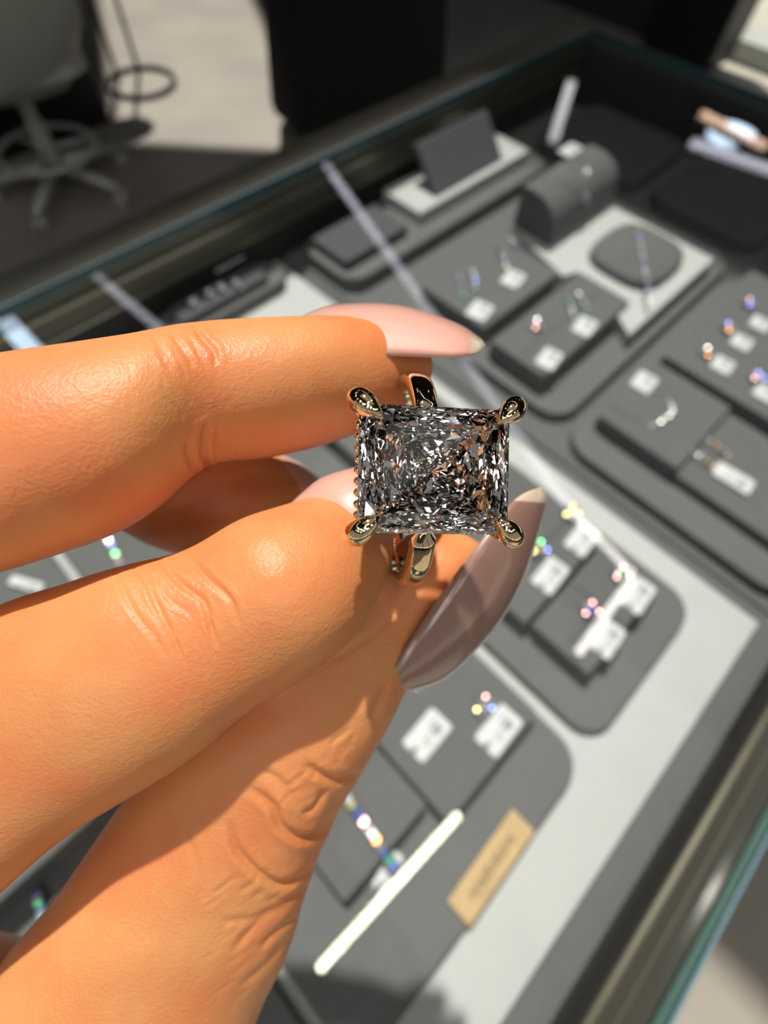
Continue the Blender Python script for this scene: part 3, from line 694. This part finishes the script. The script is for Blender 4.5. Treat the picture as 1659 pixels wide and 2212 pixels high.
bm.faces.new(prof[0][::-1]); bm.faces.new(prof[-1])
obj('band', bm, GOLD, ring, True)
# stone
SW, SHh, ZG = 5.95*mm, 4.92*mm, 11.7*mm             # half sizes, girdle height over the ring centre
CR, DP = 1.35*mm, 4.3*mm
rs = random.Random(11)
def outline(n, cut_):           # cut-cornered rectangle sampled evenly, n points
    K = [(SW, -SHh+cut_), (SW, SHh-cut_), (SW-cut_, SHh), (-SW+cut_, SHh), (-SW, SHh-cut_), (-SW, -SHh+cut_), (-SW+cut_, -SHh), (SW-cut_, -SHh)]
    L = [math.dist(K[i], K[(i+1) % 8]) for i in range(8)]; T = sum(L); cnt = [max(1, round(n*l/T)) for l in L]; out = []
    for i in range(8):
        for j in range(cnt[i]):
            t_ = j/cnt[i]; out.append(((K[i][0]*(1-t_)+K[(i+1) % 8][0]*t_), (K[i][1]*(1-t_)+K[(i+1) % 8][1]*t_)))
    return out
OL = outline(30, .75*mm); NO = len(OL)
bm = bmesh.new()
def row(s_, z, jr, jz, ph=0.0, rnd=0.0):
    vs = []
    for k in range(NO):
        a_, b_ = OL[k], OL[(k+1) % NO]; x, y = a_[0]*(1-ph)+b_[0]*ph, a_[1]*(1-ph)+b_[1]*ph
        el = math.atan2(y/SHh, x/SW); ex, ey = SW*math.cos(el), SHh*math.sin(el)
        x, y = x*(1-rnd)+ex*rnd, y*(1-rnd)+ey*rnd
        vs.append(bm.verts.new((x*s_+rs.uniform(-jr, jr), y*s_+rs.uniform(-jr, jr), z+rs.uniform(-jz, jz))))
    return vs
rows = [row(.70, CR, 0, 0, 0, .10), row(.80, CR*.80, .05*mm, .012*mm, .5, .05), row(.91, CR*.45, .05*mm, .012*mm), row(1.0, .10*mm, 0, 0), row(1.0, -.10*mm, 0, 0)]
NP = 10
for i in range(1, NP):
    q = i/NP; s_ = 1-q; rows.append(row(s_, -.10*mm-DP*(1-s_**1.25), (.13*s_+.02)*mm, .045*mm, .5*(i % 2), min(1, .1+q)))
bm.faces.new(rows[0])
for r_, (A, B) in enumerate(zip(rows, rows[1:])):
    for k in range(NO):
        j = (k+1) % NO
        if r_ == 3: bm.faces.new((A[k], B[k], B[j], A[j]))
        elif (k+r_) % 2: bm.faces.new((A[k], B[k], A[j])); bm.faces.new((A[j], B[k], B[j]))
        else: bm.faces.new((A[k], B[j], A[j])); bm.faces.new((A[k], B[k], B[j]))
tip_ = bm.verts.new((0, 0, -.10*mm-DP)); L_ = rows[-1]
for k in range(NO): bm.faces.new((L_[k], tip_, L_[(k+1) % NO]))
stone = obj('diamond', bm, DIA, ring); stone.location = (.0, 0, ZG)
# prongs
for sx, sy in ((-1, 1), (1, 1), (-1, -1), (1, -1)):
    px_, py_ = sx*(SW-.1*mm), sy*(SHh-.1*mm)
    P = [(sx*2.9*mm, sy*3.9*mm, ZG-3.6*mm), (sx*4.6*mm, sy*4.1*mm, ZG-2.6*mm), (px_+sx*.05*mm, py_+sy*.05*mm, ZG-1.2*mm), (px_+sx*.35*mm, py_+sy*.30*mm, ZG+.1*mm),
         (px_+sx*.15*mm, py_+sy*.12*mm, ZG+1.0*mm), (px_-sx*.45*mm, py_-sy*.4*mm, ZG+1.55*mm), (px_-sx*1.05*mm, py_-sy*.9*mm, ZG+1.80*mm), (px_-sx*1.5*mm, py_-sy*1.3*mm, ZG+1.68*mm)]
    Rr = [.45, .50, .58, .80, .96, .86, .44, .05]
    sp = spline([(*p, r*mm) for p, r in zip(P, Rr)], 6)
    bm = bmesh.new(); add_tube(bm, [s[:3] for s in sp], [max(s[3], .00004) for s in sp], 16); obj('prong', bm, GOLD, ring, True)
# gallery rail, halo, bridge
def rect_path(w, h, z, r, n=8): return [(x, y, z) for x, y in rrect(-w, w, -h, h, r, n)]
bm = bmesh.new(); pth = rect_path(SW-.75*mm, SHh-.75*mm, ZG-1.9*mm, 1.0*mm); pth.append(pth[0]); add_tube(bm, pth, .42*mm, 10, caps=False); obj('gallery_rail', bm, GOLDR, ring, True)
bm = bmesh.new(); pth = rect_path(2.9*mm, 4.2*mm, ZG-3.4*mm, .8*mm); pth.append(pth[0]); add_tube(bm, pth, .40*mm, 10, caps=False); obj('basket', bm, GOLDR, ring, True)
bead = bmesh.new(); add_ball(bead, (0, 0, 0), .40*mm, 2); bme = bpy.data.meshes.new('bead'); bead.to_mesh(bme); bead.free(); bme.polygons.foreach_set('use_smooth', [True]*len(bme.polygons)); bme.materials.append(GOLDR)
for sx in (-1, 1):
    for k in range(9):
        o = bpy.data.objects.new('halo_bead', bme); C.objects.link(o); o.parent = ring; o.location = (sx*(SW-.18*mm), (-3.6+.9*k)*mm, ZG-1.75*mm)
for sy in (-1, 1):
    for k in range(11):
        o = bpy.data.objects.new('halo_bead', bme); C.objects.link(o); o.parent = ring; o.location = ((-4.5+.9*k)*mm, sy*(SHh-.4*mm), ZG-1.75*mm)

# ------------------------------------------------------------------ the hand
hand = thing('hand', 'bare hand with long glossy almond nails pinching the diamond ring', 'hand', tuple(cam_pt(-300, 1900, .06)))
def tube_mesh(bm, st, n=28, sub=6, tipr=True, kz=1.0):
    """st: (x1,y1, x2,y2, depth mm, kz) outline pairs in the picture at their own real depth"""
    S = spline([s[:6] for s in st], sub); rings = []
    for x1, y1, x2, y2, d, k_ in S:
        d *= mm; a = cam_pt(x1, y1, d); b = cam_pt(x2, y2, d); c = (a+b)/2; u = (b-a)/2
        w = Vector(MZ*0)+Vector(M@np.array([0, 0, 1.0]))
        w = (c-Vector((0, 0, H))).normalized(); w = (w-u.normalized()*w.dot(u.normalized())).normalized()*u.length*k_
        rings.append([bm.verts.new(c+u*math.cos(q)+w*math.sin(q)) for q in [2*math.pi*i/n for i in range(n)]])
    for A, B in zip(rings, rings[1:]):
        for i in range(n): bm.faces.new((A[i], A[(i+1) % n], B[(i+1) % n], B[i]))
    bm.faces.new(rings[0][::-1]); bm.faces.new(rings[-1])
INDEX = [(-1150, 1150, -1060, 1800, 52, 1), (-800, 960, -740, 1560, 48, 1), (-400, 850, -340, 1400, 44, 1), (-150, 800, -90, 1268, 41, 1), (-15, 774, 45, 1226, 41, 1), (190, 745, 238, 1160, 43, 1), (300, 728, 340, 1100, 44.5, 1),
         (370, 714, 405, 1040, 46, 1), (425, 706, 452, 1003, 47, 1.02), (480, 701, 505, 995, 48, 1.05), (560, 697, 572, 990, 49.5, 1.1), (650, 694, 660, 972, 51, 1.12), (740, 692, 752, 944, 52.5, 1.1), (820, 702, 835, 908, 53.5, 1.05), (880, 722, 895, 866, 54, 1), (920, 748, 925, 830, 54.3, 1), (938, 775, 940, 803, 54.5, 1)]
MIDDLE = [(-1100, 1750, -850, 2400, 54, 1), (-700, 1500, -470, 2170, 49, 1), (-350, 1425, -120, 2010, 46, .92), (-100, 1345, 125, 1818, 44, .86), (30, 1292, 245, 1742, 43.4, .84), (130, 1263, 350, 1680, 43.4, .83), (230, 1232, 440, 1618, 43.8, .83), (300, 1213, 503, 1563, 44.1, .83), (375, 1196, 570, 1518, 44.6, .85), (430, 1173, 620, 1490, 45, .88),
          (515, 1122, 700, 1432, 45.5, .95), (600, 1094, 768, 1370, 47, 1), (680, 1072, 818, 1290, 48.5, 1.02), (745, 1068, 845, 1228, 49.6, 1), (800, 1080, 853, 1175, 50.6, 1), (835, 1100, 850, 1140, 51.2, 1)]
RINGF = [(-900, 1150, -900, 1900, 66, 1), (-450, 850, -520, 1400, 62, 1), (-150, 760, -230, 1190, 62, 1), (150, 790, 20, 1120, 62, 1), (330, 850, 210, 1125, 62, 1), (470, 905, 330, 1178, 63, 1), (580, 968, 430, 1205, 64, 1), (650, 1010, 520, 1230, 65, 1), (700, 1060, 600, 1230, 66, 1), (720, 1120, 680, 1200, 66.5, 1)]
THUMB = [(-1250, 2350, -1050, 3050, 66, .9), (-850, 2560, -560, 3220, 62, 1), (-500, 2610, -30, 3080, 58, 1), (-290, 2500, 340, 2780, 55.5, 1), (-120, 2330, 490, 2420, 54.5, 1), (-10, 2140, 555, 2205, 54.5, .95), (50, 2050, 608, 2095, 54.6, .9), (105, 1985, 640, 2010, 54.6, .86), (155, 1915, 656, 1945, 54.2, .84), (235, 1790, 690, 1845, 54.2, .84), (320, 1665, 738, 1745, 54.2, .86), (420, 1545, 790, 1655, 54.5, .9),
         (530, 1430, 842, 1566, 55.6, .93), (650, 1320, 878, 1488, 56.6, .95), (740, 1235, 935, 1408, 58.2, .95), (815, 1180, 1005, 1325, 58.4, .95), (890, 1150, 1050, 1262, 58.6, .95), (950, 1142, 1062, 1212, 58.8, .9), (995, 1148, 1050, 1180, 59, .9)]
PALM = [(-2300, 1300, -2500, 2400, 72, .6), (-1900, 1150, -2050, 2450, 70, .5), (-1560, 980, -1650, 2600, 67, .5), (-1300, 920, -1400, 2750, 64, .42), (-1050, 930, -1150, 2900, 62, .40), (-830, 1150, -930, 2950, 63, .40), (-640, 1500, -650, 2950, 64, .42), (-460, 1950, -400, 2850, 62, .42)]
LITTLE = [(-700, 2300, -600, 3000, 66, .8), (-400, 2080, -250, 2700, 66, .9), (-150, 2000, 60, 2500, 66, .95), (0, 2020, 150, 2400, 67, 1), (70, 2040, 180, 2330, 67.5, 1)]
bm = bmesh.new()
for st in (INDEX, MIDDLE, RINGF, THUMB, PALM, LITTLE): tube_mesh(bm, st)
bmesh.ops.recalc_face_normals(bm, faces=bm.faces)
me = bpy.data.meshes.new('tmp'); bm.to_mesh(me); bm.free()
to_ = bpy.data.objects.new('tmp', me); C.objects.link(to_)
rm = to_.modifiers.new('r', 'REMESH'); rm.mode = 'VOXEL'; rm.voxel_size = .00080; rm.adaptivity = 0
sm = to_.modifiers.new('s', 'SMOOTH'); sm.factor = .5; sm.iterations = 6
dg = bpy.context.evaluated_depsgraph_get(); hm = bpy.data.meshes.new_from_object(to_.evaluated_get(dg)); bpy.data.objects.remove(to_)
# finer mesh where wrinkles go
bm = bmesh.new(); bm.from_mesh(hm)
def in_view(p, mg=40):
    q = (np.array(p)-np.array([0, 0, H]))@M; x = 829.5+F*q[0]/q[2]; y = 1106+F*q[1]/q[2]
    return -mg < x < 1659+mg and -mg < y < 2212+mg and q[2] < .066
eye = Vector((0, 0, H))
sel = [f for f in bm.faces if in_view(f.calc_center_median()) and f.normal.dot((f.calc_center_median()-eye).normalized()) < .25]
ed = list({e for f in sel for e in f.edges})
bmesh.ops.subdivide_edges(bm, edges=ed, cuts=3, use_grid_fill=True)
vs = [v for v in bm.verts if in_view(v.co, 25)]
for _ in range(10): bmesh.ops.smooth_vert(bm, verts=vs, factor=.5, use_axis_x=True, use_axis_y=True, use_axis_z=True)
bm.normal_update(); bm.to_mesh(hm); bm.free()
nv = len(hm.vertices); co = np.empty(nv*3); hm.vertices.foreach_get('co', co); co = co.reshape(-1, 3)
no = np.empty(nv*3); hm.vertices.foreach_get('normal', no); no = no.reshape(-1, 3)
ql = (co-np.array([0, 0, H]))@M           # lens axes
px = 829.5+F*ql[:, 0]/ql[:, 2]; py = 1106+F*ql[:, 1]/ql[:, 2]; front = np.einsum('ij,ij->i', no, co-np.array([0, 0, H])) < 0
def crease(pts, depth, wid, dr, bulge=.35, ends=True):
    """press a wrinkle into the skin along a line; dr = depth range (mm) it lives in"""
    global co
    P = spline(pts, 6); m_ = front & (ql[:, 2] > dr[0]*mm) & (ql[:, 2] < dr[1]*mm) & (px > P[:, 0].min()-60) & (px < P[:, 0].max()+60) & (py > P[:, 1].min()-60) & (py < P[:, 1].max()+60)
    idx = np.nonzero(m_)[0]
    if len(idx) == 0: return
    q = np.stack([px[idx], py[idx]], 1); best = np.full(len(idx), 1e9); tt = np.zeros(len(idx))
    for i in range(len(P)-1):
        a, b = P[i], P[i+1]; ab = b-a; s = np.clip(((q-a)@ab)/(ab@ab+1e-9), 0, 1); d = np.linalg.norm(q-(a+s[:, None]*ab), axis=1)
        u = d < best; best[u] = d[u]; tt[u] = (i+s[u])/(len(P)-1)
    fade = np.clip(np.minimum(tt, 1-tt)*5, 0, 1) if ends else 1
    g_ = np.exp(-(best/wid)**2); b_ = np.exp(-((best-2.2*wid)/(1.3*wid))**2)
    co[idx] += no[idx]*((-depth*g_+bulge*depth*b_)*fade)[:, None]*mm
TD = (40, 60); MD = (25, 52); ID = (30, 60)
crease([(535, 1698), (588, 1738), (608, 1780), (650, 1803), (688, 1795), (722, 1750)], .4, 9, TD, .35)
crease([(495, 1775), (515, 1838), (558, 1884), (600, 1906), (640, 1895), (672, 1862)], .34, 9, TD, .35)
crease([(655, 1648), (695, 1672), (735, 1682), (775, 1665)], .3, 9, TD, .35)
crease([(648, 1752), (672, 1742), (690, 1722), (700, 1700)], .22, 7, TD)
crease([(610, 1950), (640, 1930), (665, 1900)], .2, 7, TD)
crease([(560, 2050), (600, 2010), (640, 1975)], .14, 7, TD)
crease([(500, 2060), (560, 1990), (630, 1950)], .13, 8, TD)
crease([(470, 1990), (540, 1985), (600, 1955)], .1, 8, TD)
crease([(520, 2130), (570, 2090), (610, 2040)], .13, 8, TD)
crease([(405, 1800), (430, 1880), (440, 1950)], .10, 9, TD)
crease([(560, 1660), (610, 1690), (640, 1740)], .15, 8, TD)
crease([(840, 1478), (815, 1520), (800, 1560)], .25, 9, TD)
crease([(690, 1440), (760, 1400), (850, 1330), (930, 1230)], .12, 9, TD)
crease([(285, 1222), (320, 1262), (345, 1320), (375, 1380), (400, 1440)], .24, 6, MD)
crease([(340, 1205), (390, 1260), (440, 1300), (455, 1350), (470, 1400)], .26, 6, MD)
crease([(250, 1235), (290, 1320), (330, 1370), (360, 1420)], .15, 6, MD)
crease([(400, 1192), (450, 1250), (500, 1295), (515, 1350)], .18, 7, MD)
crease([(300, 1215), (360, 1290), (420, 1330)], .10, 5, MD)
crease([(450, 1010), (443, 985), (440, 960), (444, 925)], .32, 7, ID, .25, False)
crease([(425, 1020), (410, 990), (405, 950)], .22, 7, ID)
crease([(470, 1000), (468, 960), (472, 920)], .16, 7, ID)
crease([(418, 705), (440, 735), (462, 760), (468, 790)], .20, 6, ID)
crease([(365, 716), (395, 760), (420, 800)], .14, 6, ID)
crease([(330, 722), (350, 770), (370, 810)], .10, 6, ID)
rl = random.Random(4)
def fan(n, x0, x1, y0, y1, dx, dy, amp, wid, dr):
    for _ in range(n):
        x, y, k = rl.uniform(x0, x1), rl.uniform(y0, y1), rl.uniform(.5, 1.3)
        crease([(x, y), (x+dx*k*.5+rl.uniform(-5, 5), y+dy*k*.5+rl.uniform(-5, 5)), (x+dx*k, y+dy*k)], amp*rl.uniform(.5, 1.2), wid, dr)
fan(26, 430, 600, 1900, 2180, 60, -45, .04, 5, TD)
fan(14, 600, 740, 1600, 1760, 40, -30, .06, 5, TD)
fan(16, 250, 470, 1230, 1360, 40, 80, .05, 4, MD)
fan(14, 330, 470, 730, 880, 25, 50, .045, 4, ID)
fan(18, 380, 560, 920, 975, -6, 40, .05, 4, ID)
# broad soft lumps
for cx_, cy_, rad_, amp, dr in ((640, 1750, 60, .45, TD), (620, 1850, 55, .45, TD), (720, 1640, 60, .25, TD), (520, 1320, 90, .25, MD), (390, 780, 70, .25, ID), (230, 1300, 80, .15, MD)):
    m_ = front & (ql[:, 2] > dr[0]*mm) & (ql[:, 2] < dr[1]*mm); d2 = ((px-cx_)**2+(py-cy_)**2)/rad_**2
    co += no*(np.where(m_, amp*mm*np.exp(-d2), 0))[:, None]
hm.vertices.foreach_set('co', (co-np.array(hand.location)).ravel()); hm.update()
hm.polygons.foreach_set('use_smooth', [True]*len(hm.polygons)); hm.materials.clear()
link('skin', hm, SKIN, hand)

def nail(st, dC, rz, a0=-88, a1=85, th=.45*mm, m=NAIL, sub=5, tipfrom=None):
    """st: (front-edge x,y, crown x,y, depth offset mm)"""
    S = spline(st, sub); NA = 18; bm = bmesh.new(); G_ = []
    c0 = Vector((0, 0, H))
    for li in (0, 1):
        rows = []
        for k, (fx, fy, tx_, ty_, dd) in enumerate(S):
            s_ = k/(len(S)-1); rzk = rz*(1-.75*max(0, (s_-.55)/.45)**1.6)
            row = []
            for i in range(NA+1):
                q = math.radians(a0+(a1-a0)*i/NA); k_ = (math.cos(q)-math.cos(math.radians(a0)))/(1-math.cos(math.radians(a0))) if q < 0 else math.cos(q); d = (dC+dd)*mm+rzk*mm*math.sin(q)
                x = fx+(tx_-fx)*k_; y = fy+(ty_-fy)*k_
                p = cam_pt(x, y, d)
                if li:
                    cen = cam_pt(fx, fy, (dC+dd)*mm); p = p+(cen-p).normalized()*min(th, (cen-p).length*.5)
                row.append(bm.verts.new(p-hand.location))
            rows.append(row)
        G_.append(rows)
    for L, fl in ((G_[0], 0), (G_[1], 1)):
        for j in range(len(L)-1):
            for i in range(NA):
                q = (L[j][i], L[j][i+1], L[j+1][i+1], L[j+1][i]); f = bm.faces.new(q if fl else q[::-1])
                if tipfrom and j/(len(L)-1) > tipfrom: f.material_index = 1
    n1 = len(S)
    for j in range(n1-1):
        for i in (0, NA):
            bm.faces.new((G_[0][j][i], G_[0][j+1][i], G_[1][j+1][i], G_[1][j][i]))
    for j in (0, n1-1):
        for i in range(NA): bm.faces.new((G_[0][j][i], G_[0][j][i+1], G_[1][j][i+1], G_[1][j][i]))
    return obj('fingernail', bm, [m, NAILT], hand, True)
nail([(752, 768, 632, 694, 0), (800, 769, 700, 662, .2), (850, 769, 775, 654, .6), (900, 771, 850, 657, .9), (945, 772, 925, 674, 1.1), (988, 771, 995, 702, 1.3), (1018, 768, 1028, 724, 1.5), (1036, 762, 1042, 735, 1.6), (1046, 752, 1048, 744, 1.6)], 53.6, 5.6, tipfrom=.72)
nail([(748, 1172, 618, 1094, 0), (790, 1150, 690, 1034, 0), (830, 1120, 770, 1008, .5), (880, 1080, 850, 990, 1), (920, 1040, 910, 985, 1.5), (955, 1000, 958, 990, 2)], 49.6, 4.6, tipfrom=.8)
nail([(838, 1480, 900, 1497, 0), (858, 1430, 955, 1474, 0), (893, 1372, 1012, 1425, 0), (937, 1305, 1078, 1350, .1), (985, 1238, 1128, 1262, .2), (1035, 1172, 1158, 1175, .3), (1082, 1108, 1175, 1110, .4), (1128, 1068, 1182, 1075, .5), (1168, 1053, 1176, 1056, .6)], 58.6, 8.5, a0=-62, tipfrom=.82, m=NAIL_SHADED)
nail([(560, 1010, 545, 985, 0), (620, 1050, 620, 985, .5), (680, 1090, 700, 1040, 1), (720, 1110, 725, 1100, 1.2)], 64.5, 5, m=NAIL)
